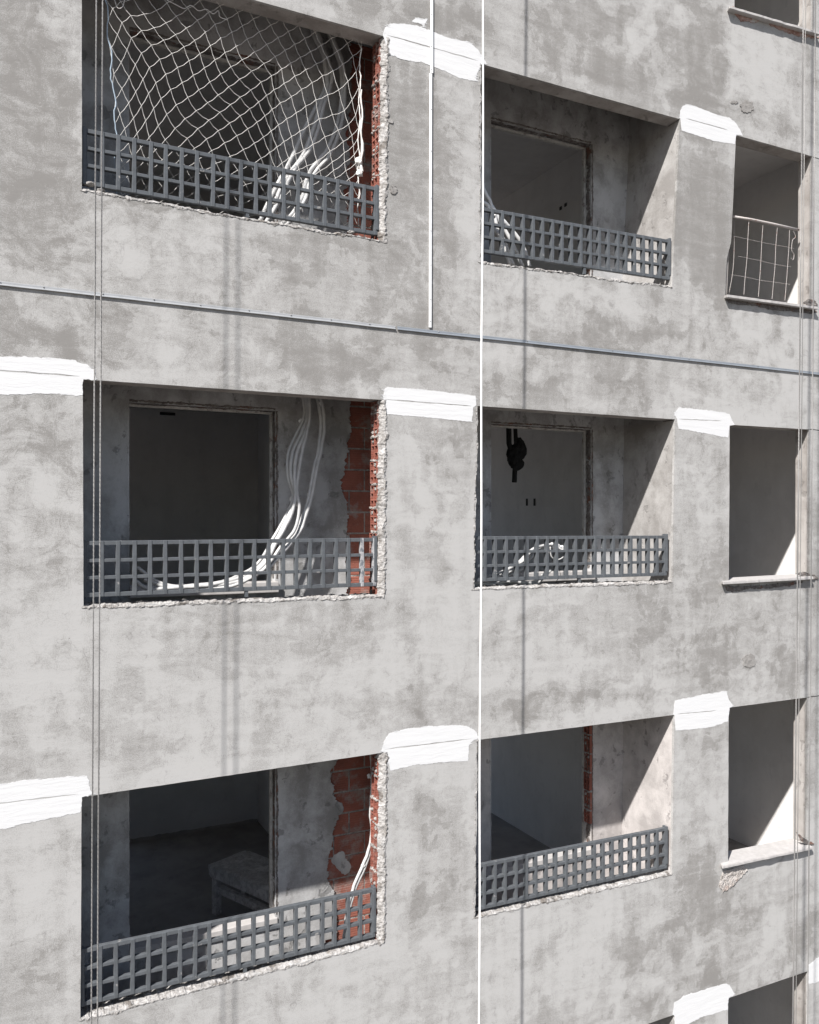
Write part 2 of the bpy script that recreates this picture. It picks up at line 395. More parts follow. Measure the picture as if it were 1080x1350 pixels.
def facade_sheet():
    st = .036; gx0, gz0 = -.60, ZE-6.5; nx, nzc = 272, 384
    gx1, gz1 = gx0+nx*st, gz0+nzc*st
    bm = bmesh.new(); V = {}
    def vert(i, j):
        if (i, j) not in V: V[(i, j)] = bm.verts.new((gx0+i*st, 0, gz0+j*st))
        return V[(i, j)]
    outs = {k: outline(k) for k in OP}; rects = []
    for k, pts in outs.items():
        i0 = int((min(p.x for p in pts)-gx0)/st)-1; i1 = int((max(p.x for p in pts)-gx0)/st)+2
        j0 = int((min(p.y for p in pts)-gz0)/st)-1; j1 = int((max(p.y for p in pts)-gz0)/st)+2
        rects.append((i0, i1, j0, j1, pts))
    occ = np.zeros((nx, nzc), bool)
    for i0, i1, j0, j1, _ in rects: occ[i0:i1, j0:j1] = True
    for i in range(nx):
        for j in range(nzc):
            if not occ[i, j]: bm.faces.new((vert(i,j), vert(i+1,j), vert(i+1,j+1), vert(i,j+1)))
    for x0, x1, z0, z1 in ((XMIN,gx0,0,ZMAX),(gx1,XMAX,0,ZMAX),(gx0,gx1,0,gz0),(gx0,gx1,gz1,ZMAX)):
        bm.faces.new([bm.verts.new(p) for p in ((x0,0,z0),(x1,0,z0),(x1,0,z1),(x0,0,z1))])
    for i0, i1, j0, j1, pts in rects:
        t = bmesh.new()
        ring = [vert(i, j0) for i in range(i0, i1)]+[vert(i1, j) for j in range(j0, j1)]+[vert(i, j1) for i in range(i1, i0, -1)]+[vert(i0, j) for j in range(j1, j0, -1)]
        hole = [bm.verts.new((p.x, 0, p.y)) for p in pts]
        allv = ring+hole; tv = [t.verts.new(v.co) for v in allv]; nr = len(ring); t.verts.index_update()
        for a in range(nr): t.edges.new((tv[a], tv[(a+1) % nr]))
        for a in range(len(hole)): t.edges.new((tv[nr+a], tv[nr+(a+1) % len(hole)]))
        bmesh.ops.triangle_fill(t, use_beauty=True, edges=t.edges[:])
        t.verts.index_update()
        for f in t.faces:
            vs = [allv[v.index] for v in f.verts]
            f.normal_update()
            bm.faces.new(vs if f.normal.y < 0 else vs[::-1])
        t.free()
        bk = [bm.verts.new((p.x, PL, p.y)) for p in pts]; n = len(pts)
        cen = Vector((sum(p.x for p in pts)/n, 0, sum(p.y for p in pts)/n))
        for a in range(n):
            f = bm.faces.new((hole[a], hole[(a+1) % n], bk[(a+1) % n], bk[a])); f.normal_update()
            if f.normal.dot(cen-f.calc_center_median()) < 0: f.normal_flip()
    return bm
fo = obj('facade_wall', facade_sheet(), M['facade'], bld)
fd, bd, sw = stain_tone_fields([v.co for v in fo.data.vertices])
for nm, val in (('field', fd), ('band', bd), ('swirl', sw)):
    fo.data.attributes.new(nm, 'FLOAT', 'POINT').data.foreach_set('value', val.astype(np.float32))
def struct_hole(key):
    tl, tr, br, bl = OP[key]; c = key[1]
    top = Vector((0, .0015)); r = Vector((.048, 0)) if c == 1 else Vector((.0015, 0)); l = Vector((-.02, 0)) if c == 2 else Vector((-.0015, 0)); b = Vector((0, -.03))
    if c == 2: r = Vector((.20, 0))
    if c == 3: b = Vector((0, -.05))
    return [tl+top+l, tr+top+r, br+b+r, bl+b+l]
obj('wall_structure', sheet_with_holes(outer, [struct_hole(k) for k in OP], PL+.0005, T), M['soffit'], bld)
# sides, roof, rear and end walls of the block
b = bmesh.new(); box(b, XMIN, XMIN+.2, T+.001, 4.97, 0, ZMAX); obj('end_wall', b, M['struct'], bld)
b = bmesh.new(); box(b, XMAX-.2, XMAX, T+.001, 4.97, 0, ZMAX); obj('end_wall', b, M['struct'], bld)
b = bmesh.new(); box(b, XMIN+.2, XMAX-.2, 4.77, 4.97, 0, L[4]-DFL-.31); obj('rear_wall', b, M['struct'], bld)
b = bmesh.new(); box(b, XMIN-.05, XMAX+.05, -.04, 5.05, ZMAX+.001, ZMAX+.22); obj('roof', b, M['struct'], bld)
for r in (0, 1, 2, 3, 4):                                     # slabs: floor of r, ceiling of r+1
    below = (L[r+1]+DCE) if r < 4 else L[4]-DFL-.3
    b = bmesh.new(); box(b, XMIN+.21, XMAX-.21, T+.001, 4.97, below, L[r]-DFL)
    obj('floor_slab', b, M['floor'], bld)
    b = bmesh.new(); box(b, XMIN+.22, XMAX-.22, T+.002, 4.765, below-.012, below-.002)
    obj('ceiling', b, M['room'], bld)
b = bmesh.new(); box(b, XMIN+.21, XMAX-.21, T+.001, 4.97, L[0]+DCE, L[0]+DCE+.2); obj('floor_slab', b, M['room'], bld)
for r in (0, 1, 2, 3, 4):
    z0, z1 = L[r]-DFL+.001, L[r]+DCE-.014
    for x0, x1, y0 in ((-.95,-.83,YB), (3.06,3.18,T+.003), (6.0,6.12,T+.003), (8.2,8.32,T+.003)):
        b = bmesh.new(); box(b, x0, x1, y0, 4.769, z0, z1); obj('partition_wall', b, M['room'], bld)
    b = bmesh.new()
    for x0, x1 in ((XMIN+.23,-.82),(1.15,3.4),(5.7,6.3),(8.1,XMAX-.23)): box(b, x0, x1, 4.77, 4.96, z0, z1)  # unseen gaps between these pieces, added to let sky light into the rooms
    for x0, x1 in ((-.82,1.15),(3.4,5.7),(6.3,8.1)): box(b, x0, x1, 4.77, 4.96, L[r]+.25, z1)
    obj('rear_room_wall', b, M['room'], bld)
    # lowered ceiling of the small room on the right
    b = bmesh.new(); box(b, 6.121, 8.199, T+.004, 4.76, L[r]+.29, L[r]+.40); obj('ceiling', b, M['room'], bld)
    # base-board line where floor and wall meet
    b = bmesh.new()
    n = 120; rows = []
    for i in range(n+1):
        x = -.8+i*3.85/n; k = .02*abs(fb(x*6, r, 2))
        rows.append([(x, 4.769, z0+.03+k), (x, 4.74-k, z0+.012), (x, 4.70-2*k, z0+.001)])
    loft(b, rows); obj('mortar_fillet', b, M['floor'], bld)

# ---- hollow clay blocks cut through: webs standing in front of a dark recess
def hollow_blocks(x, y0, y1, z0, z1, parent, slant=0.0, depth=.045, shade=1):
    """cut block ends on the plane x, facing -x; slant = change of x over the height"""
    bb = bmesh.new(); bj = bmesh.new(); ch = .19; z = z0 - (z0*7.3 % .12); k = 0
    H = max(.01, z1-z0)
    def xs(zz): return x+slant*(zz-z0)/H
    box(bb, x+depth-.006, x+depth, y0, y1, z0, z1)
    while z < z1:
        a, b_ = max(z, z0), min(z+ch-.016, z1)
        if b_-a > .03:
            xo = xs((a+b_)/2)+.004*math.sin(k*2.3); bk = x+depth-.006
            ny, nzc = 2, 3
            wy = (y1-y0)/ny; hz = (b_-a)/nzc
            for i in range(ny+1):
                yy = y0+i*wy
                box(bb, xo, bk, max(y0, yy-.006), min(y1, yy+.006), a, b_)
            for j in range(nzc+1):
                zz = a+j*hz; lo, hi = max(a, zz-.006), min(b_, zz+.006)
                for i in range(ny):
                    if random.random() < .88: box(bb, xo+.001, bk, y0+i*wy+.0065, y0+(i+1)*wy-.0065, lo, hi)
            for i in range(ny):                                # cells clogged with mortar
                for j in range(nzc):
                    if random.random() < .22:
                        lump(bj, (xo+.012, y0+(i+.5)*wy, a+(j+.5)*hz), .018, k*7+i+j*3, .9, 2)
        if z+ch < z1 and z+ch-.016 > z0:
            n = 7
            for i in range(n):
                if random.random() < .75:
                    lump(bj, (xs(z+ch)+.008+random.uniform(-.006, .012), y0+(i+.5)*(y1-y0)/n, z+ch-.008+random.uniform(-.004, .004)), .013*random.uniform(.8, 1.5), k*13+i, .8, 2)
            box(bj, xs(z+ch)+.008, x+depth-.007, y0+.0005, y1-.0005, max(z0, z+ch-.0155), min(z1, z+ch-.0005))
        z += ch; k += 1
    me = bpy.data.meshes.new('t')
    for f in bj.faces: f.material_index = 1
    bj.to_mesh(me); bj.free(); bb.from_mesh(me); bpy.data.meshes.remove(me)
    return obj('hollow_brick_ends', bb, [M['brick'], M['joint']], parent)

# ---- the broken rims of the openings
def rim(path, prof, seed, amp, parent, mat='broken', outw=None, name='broken_edge'):
    """path: (x,z) points; prof: list of (offset towards the inside of the opening, y); outw: 2-D unit vector pointing into the opening"""
    b = bmesh.new(); rows = []
    for i, p in enumerate(path):
        r = []
        for j, (o, y) in enumerate(prof):
            q = Vector((p[0]+outw[0]*o, y, p[1]+outw[1]*o))
            a = amp*(.25 if j in (0, len(prof)-1) else 1.0)
            n1 = fb(q.x*9+seed, q.z*9+q.y*14, 3); n2 = fb(q.x*40+seed, q.z*40+q.y*50, 8)
            ck = noise.cell_vector(Vector((q.x*22+seed, q.y*22, q.z*22))).x-.5; c2 = noise.cell_vector(Vector((q.x*48-seed, q.y*40, q.z*48))).y-.5
            dd = a*(n1*1.0+n2*.5+ck*1.1+c2*.6)
            extra = amp*(1.5*fb((p[0]+p[1])*13+seed, seed, 4)+.9*fb((p[0]+p[1])*45+seed, seed, 6)) if j == 0 else 0
            if j < 3: extra += amp*1.2*noise.noise(Vector(((p[0]+p[1])*3.1+seed, seed*.7, 2)))
            q += Vector((outw[0]*(dd+extra), (a*.5*n2), outw[1]*(dd+extra)))
            r.append(q)
        rows.append(r)
    loft(b, rows)
    bmesh.ops.recalc_face_normals(b, faces=b.faces[:])
    # normals towards the opening / the outside
    s = sum((f.normal.dot(Vector((outw[0], -1, outw[1]))) for f in b.faces))
    if s < 0: bmesh.ops.reverse_faces(b, faces=b.faces[:])
    return obj(name, b, M[mat], parent)
def line(a, b_, step=.008):
    a, b_ = Vector(a), Vector(b_); n = max(2, int((b_-a).length/step)); return [a+(b_-a)*i/n for i in range(n+1)]

# ---- inner wall of a loggia: window hole, beads, sill, stripped brick
def inner_wall(r, c):
    l = L[r]; tl, tr, br, bl = OP[(r, c)]
    if c == 1: xa, xb, wa, wb = .30, 3.05, .895, 2.06
    else: xa, xb, wa, wb = 3.19, 5.97, 4.165, 5.345
    z0, z1 = l-DFL+.002, l+.35; h0, h1 = l-1.46, l-.04; yb = YB+.125
    b = bmesh.new()
    xbrick = 2.62
    # wall pieces around the hole; with c == 1 the right-hand part starts behind the plaster coat
    box(b, xa, wa, YB, yb, z0, z1)
    box(b, wa, wb, YB, yb, h1, z1)
    box(b, wa, wb, YB, yb, z0, h0-.09)
    if c == 2: box(b, wb, xb, YB, yb, z0, z1)
    else: box(b, wb, xbrick-.12, YB, yb, z0, z1); box(b, xbrick-.12, xb, YB+.045, yb, z0, z1)
    bmesh.ops.remove_doubles(b, verts=b.verts[:], dist=1e-5)
    w = obj('inner_wall', b, M['plaster_bounce' if (r, c) == (3, 2) else 'plaster'], bld)
    b = bmesh.new(); box(b, xa, xb, T+.004, 1.0 if c == 9 else YB+.004, l+.351, l+.37); obj('loggia_ceiling', b, M['raw'], bld)
    if c == 1:
        # plaster coat with torn edge over the blocks
        bx = {1: [463,462,460,458,461,457,455,459,458,460], 2: [461,462,459,455,449,459,458,460,456,459], 3: [443,446,437,439,447,440,436,432,436,443]}[r]
        zt, zb = l+.349, l-1.75
        pts = [(xbrick-.1205, zb), (xbrick-.1205, zt)]
        n = 420
        for i in range(n+1):
            t = i/n; z = l+.02-(1.62)*t if False else zt+(zb-zt)*t
            u = max(0, min(.999, (l-z)/1.5))*(len(bx)-1); k = int(u); f = u-k; f = f*f*(3-2*f)
            px = bx[k]*(1-f)+bx[k+1]*f
            x = at(px, 600, YB).x + .030*fb(z*7, r, 2)+.020*fb(z*28, r, 4)+.012*fb(z*80, r, 6)
            pts.append((x, z))
        bm = bmesh.new(); f = [bm.verts.new((p[0], YB, p[1])) for p in pts]; k = [bm.verts.new((p[0]-.006*(i > 1), YB+.044, p[1])) for i, p in enumerate(pts)]
        e = [bm.edges.new((f[i], f[(i+1) % len(f)])) for i in range(len(f))]
        bmesh.ops.triangle_fill(bm, use_beauty=True, edges=e)
        for i in range(len(f)): bm.faces.new((f[i], f[(i+1) % len(f)], k[(i+1) % len(f)], k[i]))
        bmesh.ops.recalc_face_normals(bm, faces=bm.faces[:])
        obj('torn_plaster', bm, M['plaster'], w)
        # blocks laid in courses
        bm = bmesh.new(); bj = bmesh.new(); ch = .185; kk = 0; z = l-1.8
        box(bj, 2.40, xb-.001, YB+.0235, YB+.0445, l-1.8, l+.34)
        while z < l+.33:
            x = 2.30+(.145 if kk % 2 else 0)
            while x < 3.04:
                x0_, x1_ = max(x, 2.40), min(x+.278, xb-.002)
                if x1_-x0_ > .02: bevbox(bm, x0_, x1_, YB+.020+random.uniform(-.003,.003), YB+.0295+.012, z, min(z+ch-.014, l+.335), .003)
                x += .29
            z += ch; kk += 1
        eb = obj('exposed_brick', bm, M['brick'], w); obj('mortar', bj, M['joint'], eb)
        # left-over plaster blobs on the blocks
        if r == 3:
            for (px, py, rr) in ((443,1066,.05),(448,1135,.055),(455,1145,.04)):
                p = at(px, py, YB+.018); bm = bmesh.new(); lump(bm, p, rr, px, 1.4, 3)
                for v in bm.verts: v.co.y = p.y+(v.co.y-p.y)*.16
                obj('plaster_remnant', bm, M['plaster'], eb)
    # beads round the hole
    bm = bmesh.new(); y0 = yb-.035
    bevbox(bm, wb-.017, wb+.004, y0, yb+.004, h0, h1-.02, .002); obj('corner_bead', bm, M['bead'], w)
    bm = bmesh.new(); bevbox(bm, wa-.004, wa+.012, y0, yb+.004, h0, h1-.02, .002); obj('corner_bead', bm, M['bead'], w)
    bm = bmesh.new(); bevbox(bm, wa-.004, wb+.004, y0, yb+.004, h1-.019, h1+.003, .002); obj('corner_bead', bm, M['bead'], w)
    # rough mortar lining of the head and right jamb of the hole
    rim(line((wa, h1+.004), (wb, h1+.004)), [(-.018,YB-.002),(.0,YB+.0),(.008,YB+.03),(.008,YB+.07),(.0,y0-.001)], r*3+c, .005, w, 'raw', (0,-1), 'rough_head')
    rim(line((wb+.002, h0+.02), (wb+.002, h1)), [(-.02,YB-.002),(-.002,YB-.001),(.006,YB+.03),(.006,YB+.06),(.0,y0-.001)], r*5+c, .005, w, 'raw', (-1,0), 'rough_jamb')
    rim(line((wa-.002, h0+.02), (wa-.002, h1)), [(-.014,YB-.002),(-.002,YB-.001),(.006,YB+.03),(.005,YB+.06),(.0,y0-.001)], r*9+c, .006, w, 'plaster', (1,0), 'rough_jamb')
    if (r, c) == (3, 2): hollow_blocks(wb-.022, YB-.004, y0-.002, h0+.25, h1-.02, w, depth=.03)
    # sill slab of the hole
    bm = bmesh.new(); bevbox(bm, wa-.0, wb+.015, YB-(.05 if r == 2 else .016), yb-.002, h0-.089, h0-.001, .006)
    obj('sill', bm, M['stone'], w)
    # loggia side walls
    bm = bmesh.new()
    if c == 2:
        hexa(bm, [(br.x+.001+(br.x-tr.x)*.4, PL+.001, z0), (br.x+.205, PL+.001, z0), (br.x+.205, YB-.001, z0), (br.x+.001+(br.x-tr.x)*.4, YB-.001, z0),
                  (tr.x+.001, PL+.001, l), (br.x+.205, PL+.001, l), (br.x+.205, YB-.001, l), (tr.x+.001, YB-.001, l)])
        hexa(bm, [(tr.x+.001, T+.001, l), (br.x+.205, T+.001, l), (br.x+.205, YB-.001, l), (tr.x+.001, YB-.001, l),
                  (tr.x+.001, T+.001, l+.35), (br.x+.205, T+.001, l+.35), (br.x+.205, YB-.001, l+.35), (tr.x+.001, YB-.001, l+.35)])
        obj('loggia_side_wall', bm, M['plaster_bounce' if r == 3 else 'plaster_pale'], bld)
        bm = bmesh.new(); box(bm, 3.185, 3.30, T+.003, YB-.001, z0, z1); obj('loggia_side_wall', bm, M['plaster'], bld)
    else:
        box(bm, .33, .45, T+.003, YB-.001, z0, z1); obj('loggia_side_wall', bm, M['plaster'], bld)
    return w
for r, c in ((1,1),(1,2),(2,1),(2,2),(3,1),(3,2),(4,2)): inner_wall(r, c)

for key in OP:
    r, c = key; tl, tr, br, bl = OP[key]
    if c == 3: continue
    sd = r*10+c
    # bottom of the opening: broken parapet top
    rim(line(bl+Vector((-.012 if c == 1 else -.03, 0)), br+Vector((.05 if c == 1 else .003, 0))), [(-.012,-.002),(-.004,-.004),(.005,.004),(.012,.03),(.013,.07),(.012,.11),(.010,.15),(.002,.176),(-.08,.180)], sd, .009, bld, 'broken', (0, 1), 'broken_parapet_top')
    if c == 1:
        rim(line(br+Vector((0, -.01)), tr), [(-.066,-.003),(-.05,-.007),(-.035,.002),(-.016,.016),(-.004,.030),(-.012,.045)], sd+50, .012, bld, 'broken', (-1, 0))
        hb = hollow_blocks(br.x+.0, .040, T-.004, br.y+.01, tr.y-.004, bld, tr.x-br.x)
    else:
        rim(line(bl, tl), [(-.010,-.001),(-.004,-.002),(.004,.012),(.008,.04),(.008,.09),(.004,.165)], sd+70, .009, bld, 'broken', (1, 0))

# ---- window sills of the third column and the broken plaster under them
def sill(px0, py0, px1, py1, r, label):
    a, b_ = at(px0, py0, -.055), at(px1, py1, -.055)
    th = .03; bm = bmesh.new()
    t = bmesh.new()
    y1 = T+.01; dz = .014
    box(t, 0, 1, -.055, y1, 0, th)
    bmesh.ops.bevel(t, geom=t.edges[:], offset=.005, segments=2, affect='EDGES')
    bmesh.ops.subdivide_edges(t, edges=[e for e in t.edges if abs(e.verts[0].co.x-e.verts[1].co.x) > .5], cuts=40)
    for v in t.verts:
        x = v.co.x
        edge = (.006*fb(x*9, r, 1)+.003*fb(x*40, r, 3)) if v.co.y < 0 else 0
        zz = a.z+(b_.z-a.z)*x + v.co.z + (v.co.y+.055)*.06
        inside = max(0, min(1, (v.co.y+.01)/.03))
        xl = a.x*(1-inside)+(OP[(r,3)][3].x+.004)*inside; xr = b_.x*(1-inside)+(OP[(r,3)][2].x-.004)*inside
        v.co = Vector((xl+(xr-xl)*x, v.co.y+edge, zz))
    me = bpy.data.meshes.new('t'); t.to_mesh(me); t.free(); bm.from_mesh(me); bpy.data.meshes.remove(me)
    return obj('window_sill', bm, M['stone'], bld, label=label)
sill(954,771,1073,764,2, None); sill(953,1146,1073,1120,3, 'tilted pale sill with a chipped left corner'); sill(959,392,1079,408,1, None); sill(962,11,1082,46,0, None); 
for r in (4,):
    bm = bmesh.new(); bevbox(bm, 6.36, 7.72, -.055, T, L[r]-1.54, L[r]-1.51, .005); obj('window_sill', bm, M['stone'], bld)
for r in (0, 1, 2, 3, 4):   # bedding under sill: fills the wall hole below the slab
    tl, tr, br, bl = OP[(r,3)]
    bm = bmesh.new(); box(bm, bl.x-.05, br.x+.05, PL+.001, T+.001, L[r]-1.80, min(bl.y, br.y)-.012); obj('sill_bedding', bm, M['raw'], bld)
def patch(pts, res, amp, mat, seed, name, y0=-.002, sink=0.0):
    """rough scab of broken render; pts = pixel outline on the facade plane"""
    P = [at(*p) for p in pts]; P = [(q.x, q.z) for q in P]
    x0, x1 = min(p[0] for p in P), max(p[0] for p in P); z0, z1 = min(p[1] for p in P), max(p[1] for p in P)
    def inside(x, z):
        k = False; n = len(P)
        for i in range(n):
            (xa, za), (xb, zb) = P[i], P[(i+1) % n]
            if (za > z) != (zb > z) and x < (xb-xa)*(z-za)/(zb-za)+xa: k = not k
        return k
    bm = bmesh.new(); vs = {}
    nx, nzv = int((x1-x0)/res)+1, int((z1-z0)/res)+1
    def V(i, j):
        if (i, j) not in vs:
            x, z = x0+i*res, z0+j*res
            y = y0-.002-amp*abs(fb(x*11, z*11, seed))-amp*.5*abs(fb(x*37, z*37, seed+2))
            vs[(i, j)] = bm.verts.new((x+.004*fb(x*60, z*60, 1), y, z+.004*fb(x*50, z*70, 2)))
        return vs[(i, j)]
    for i in range(nx):
        for j in range(nzv):
            x, z = x0+(i+.5)*res, z0+(j+.5)*res
            if inside(x+.010*fb(x*25, z*25, seed), z+.010*fb(z*25, x*25, seed+5)): bm.faces.new((V(i,j), V(i+1,j), V(i+1,j+1), V(i,j+1)))
    ed = [e for e in bm.edges if e.is_boundary]
    if ed:
        g = bmesh.ops.extrude_edge_only(bm, edges=ed)
        for v in g['geom']:
            if isinstance(v, bmesh.types.BMVert): v.co.y = .004
    bmesh.ops.recalc_face_normals(bm, faces=bm.faces[:])
    return obj(name, bm, M[mat], bld)
patch([(963,8),(972,12),(1000,20),(1030,32),(1060,42),(1080,50),(1060,49),(1040,44),(1025,38),(1015,33),(1008,27),(1002,27),(994,30),(984,28),(976,28),(972,22),(966,16)], .007, .010, 'reddish', 3, 'broken_plaster')
patch([(954,1148),(980,1140),(985,1148),(975,1158),(968,1166),(960,1172),(953,1176),(948,1168),(950,1158)], .007, .012, 'pinkish', 5, 'broken_plaster')
patch([(955,395),(1000,400),(1040,404),(1078,410),(1070,414),(1040,410),(1015,408),(1000,404),(985,402),(970,401),(962,399)], .007, .006, 'raw', 9, 'broken_plaster')
patch([(955,773),(990,773),(1030,769),(1060,767),(1040,772),(1010,776),(985,776),(966,781),(958,778)], .007, .006, 'raw', 11, 'broken_plaster')
patch([(1058,400),(1066,394),(1074,397),(1078,402),(1070,404)], .006, .014, 'raw', 12, 'broken_plaster')
patch([(1050,756),(1060,754),(1074,758),(1078,763),(1065,765)], .006, .014, 'raw', 13, 'broken_plaster')
patch([(1050,1098),(1058,1104),(1072,1112),(1070,1116),(1058,1110)], .006, .010, 'raw', 14, 'broken_plaster')
# round blemishes on the render and hairline plaster lips
for k, (px, py, rx, ry) in enumerate(((985,141,9,8),(988,871,9,9),(968,135,5,2),(515,160,4,3),(519,250,5,6))):
    patch([(px+rx*math.cos(a*.5)*(1+.2*math.sin(a*3)), py+ry*math.sin(a*.5)) for a in range(13)], .006, .003, 'struct', 20+k, 'plaster_scab')

for (xa_, ya_), (xb_, yb_) in (((1065,919.4),(1100,914)), ((1067.5,566),(1100,568.5)), ((1072,207),(1100,215))):
    p, q = at(xa_, ya_), at(xb_, yb_); bm = bmesh.new(); tube(bm, [p+(q-p)*i/6+Vector((0, .0015, .002*math.sin(i*2))) for i in range(7)], .0045, 6)
    obj('beam_joint', bm, M['hole'], bld)
# ---- white paint over the beam ends
def dense(pts, amp, seed, step=.006):
    P = [at(*p) for p in pts]; out = []
    for i, p in enumerate(P):
        q = P[(i+1) % len(P)]
        out += jag((p.x, p.z), (q.x, q.z), amp, step, seed*31+i, 38)
    return out
def paint_patch(pts, slit, seed, amp=.006, label=None):
    holes = []
    if slit:
        a, b_ = at(*slit[0]), at(*slit[1]); n = 24; up, dn = [], []
        for i in range(n+1):
            t = i/n; p = a+(b_-a)*t; h = (.0045+.003*fb(t*6, seed, 3))*min(1, t*8+.12, (1-t)*8+.12)
            o = .003*fb(t*9, seed, 7)
            up.append(Vector((p.x, p.z+o+h))); dn.append(Vector((p.x, p.z+o-h)))
        holes = [up+dn[::-1]]
    bm = sheet_with_holes(dense(pts, amp, seed), holes, -.0014, .0012)
    # stray brush marks past the edge
    rr = random.Random(seed*5); P = [at(*p) for p in pts]
    for k in range(int(len(P)*1.6)):
        i = rr.randrange(len(P)); p = P[i].lerp(P[(i+1) % len(P)], rr.random()); ln = rr.uniform(.015, .06); h = rr.uniform(.0012, .0035)
        sl = rr.uniform(-.15, .15); pr = []
        for t in (0, .25, .5, .75, 1): pr.append((p.x-ln/2+ln*t, p.z+sl*ln*(t-.5)+h*math.sin(math.pi*t)**.6+.0008))
        for t in (.8, .5, .2): pr.append((p.x-ln/2+ln*t, p.z+sl*ln*(t-.5)-h*math.sin(math.pi*t)*rr.uniform(.4, 1)))
        if any((k2, 3) and q[3].x-.005 < x < q[2].x+.06 and q[2].y < z < q[0].y+.004 for k2, q in OP.items() for x, z in pr): continue
        f = bm.faces.new([bm.verts.new((x, -.0019-.00002*k, z)) for x, z in pr]); f.normal_update()
        if f.normal.y > 0: f.normal_flip()
    return obj('paint_patch', bm, M['paint'], bld, label=label)
PP = [
 ([(508,36),(514,31),(528,31),(545,33),(570,41),(595,51),(620,56),(630,65),(637,76),(642,84),(634,85),(631,93),(628,100),(628,107),(612,104),(600,100),(575,89),(560,83),(545,81),(530,78),(512,71),(508,55),(505,46)], [(510,46),(630,80)]),
 ([(-120,462),(0,470),(40,471),(90,474),(114,480),(126,488),(127,501),(110,500),(109,521),(60,519),(0,520),(-120,516)], [(-90,482),(105,496)]),
 ([(505,522),(507,513),(511,510),(560,514),(615,520),(627,522),(628,534),(624,537),(622,556),(590,553),(550,549),(509,546),(507,535)], [(507.5,526.5),(622,535.5)]),
 ([(889,546),(895,537),(925,540),(955,544),(962,546),(965,554),(969,560),(962,561),(960,577),(930,571),(895,565),(893,553)], [(895,552.5),(951,555)]),
 ([(-120,1050),(0,1034),(40,1028),(80,1025),(115,1023),(117,1035),(122,1047),(108,1051),(106,1071),(60,1080),(30,1086),(10,1092),(-120,1110)], [(-90,1070),(103,1047)]),
 ([(503,990),(506,978),(513,967),(535,961),(560,958),(600,956),(615,957),(625,962),(632,973),(624,976),(618,984),(617,1003),(580,1005),(540,1010),(515,1016),(511,1000),(506,992)], [(507,988),(622,974)]),
 ([(888,942),(890,924),(920,917),(958,911),(960,920),(967,931),(962,933),(960,951),(940,958),(905,962),(891,963),(890,944)], [(893,941.5),(945,937)]),
 ([(887,1338),(889,1322),(905,1312),(935,1303),(955,1297),(962,1299),(969,1311),(961,1316),(960,1331),(925,1341),(904,1352),(902,1368),(890,1370),(890,1340)], None),
 ([(1066,1272),(1080,1262),(1130,1240),(1130,1280),(1080,1294),(1066,1297)], None),
 ([(896,155),(897,146),(900,140),(905,137.5),(917,140),(932,146),(947,152),(962,155),(970,162),(976,171),(979.5,179),(971,177.5),(970,184),(969,190),(942,186),(917,178),(899,172),(897.5,158)], [(904.5,156),(959.5,171.3)]),
]
for i, (pts, sl) in enumerate(PP): paint_patch(pts, sl, i+1, .006 if i in (3, 9, 2) else .010)
paint_patch([(543,28),(548,23.5),(556,25),(564,24.5),(561,30),(559,36),(556,31),(549,30)], None, 41, .008)

# ------------------------------------------------------------------ railings
def railing(r, c, x0, x1, zb, label, splash=False, zr=None):
    kk = 6.045/6.085; x0 *= kk; x1 *= kk; zb *= kk
    base = Vector(((x0+x1)/2, .04, zb+ZE)); t = thing('lattice_railing', base, label, 'railing', 'lattice railings across the wide openings')
    h = .385; n = 20; zb += ZE; dz = zr if zr else 0.0; rr = random.Random(r*10+c)
    def zz(x): return zb+dz*(x-x0)/(x1-x0)
    for k in range(4):
        z = zb+.012+k*(h-.027)/3; bm = bmesh.new(); hh = .0145 if k in (0, 3) else .012
        y0, y1 = (.030, .064)
        bevbox(bm, x0, x1, y0, y1, z-hh, z+hh, .003)
        for v in bm.verts: v.co.z += dz*(v.co.x-x0)/(x1-x0) + .003*math.sin((v.co.x-x0)*3+k+r)
        obj('rail', bm, M['rail'], t)
    for i in range(n+1):
        x = x0+.014+i*(x1-x0-.028)/n + rr.uniform(-.004, .004); bm = bmesh.new(); lean = rr.uniform(-.004, .004)
        bevbox(bm, x-.0135, x+.0135, .0265, .0675, zb+.001, zb+h-.003, .003)
        for v in bm.verts: v.co.z += dz*(x-x0)/(x1-x0); v.co.x += lean*(v.co.z-zb)/h
        if splash and i >= n-1: obj('bar', bm, M['railsplash'], t, label='bar splashed with white plaster')
        else: obj('bar', bm, M['rail'], t)
    xm = x0+.52*(x1-x0)
    bm = bmesh.new(); bevbox(bm, xm-.013, xm+.013, .034, .0605, zb-.045, zz(xm)-.0005, .002)
    obj('foot', bm, M['rail'], t)
    bm = bmesh.new(); bevbox(bm, x1-.02, x1+.004, .0200, .072, zb+.04, zb+h+.012, .003)
    for v in bm.verts: v.co.z += dz
    obj('end_plate', bm, M['rail'], t)
    bm = bmesh.new(); bevbox(bm, x0-.004, x0+.02, .0200, .072, zb+.0, zb+h+.004, .003); obj('end_plate', bm, M['rail'], t)
    return t
railing(1, 1, .505, 2.705, 2.280, 'grey lattice railing in front of the white diamond net', zr=-.02)
railing(1, 2, 3.66, 5.775, 2.263, 'grey lattice railing with pale tubes drooping behind its left end', zr=.03)
railing(2, 1, .505, 2.690, -.536, 'grey lattice railing with its right-hand bars splashed white', True)
railing(2, 2, 3.585, 5.735, -.532, 'grey lattice railing in front of the looped tubes lying on the parapet', zr=-.012)
railing(3, 1, .495, 2.680, -3.318, 'grey lattice railing below the bench standing in the dark room', zr=-.01)
railing(3, 2, 3.575, 5.735, -3.315, 'grey lattice railing below a sunlit side wall and a red block jamb', zr=-.03)

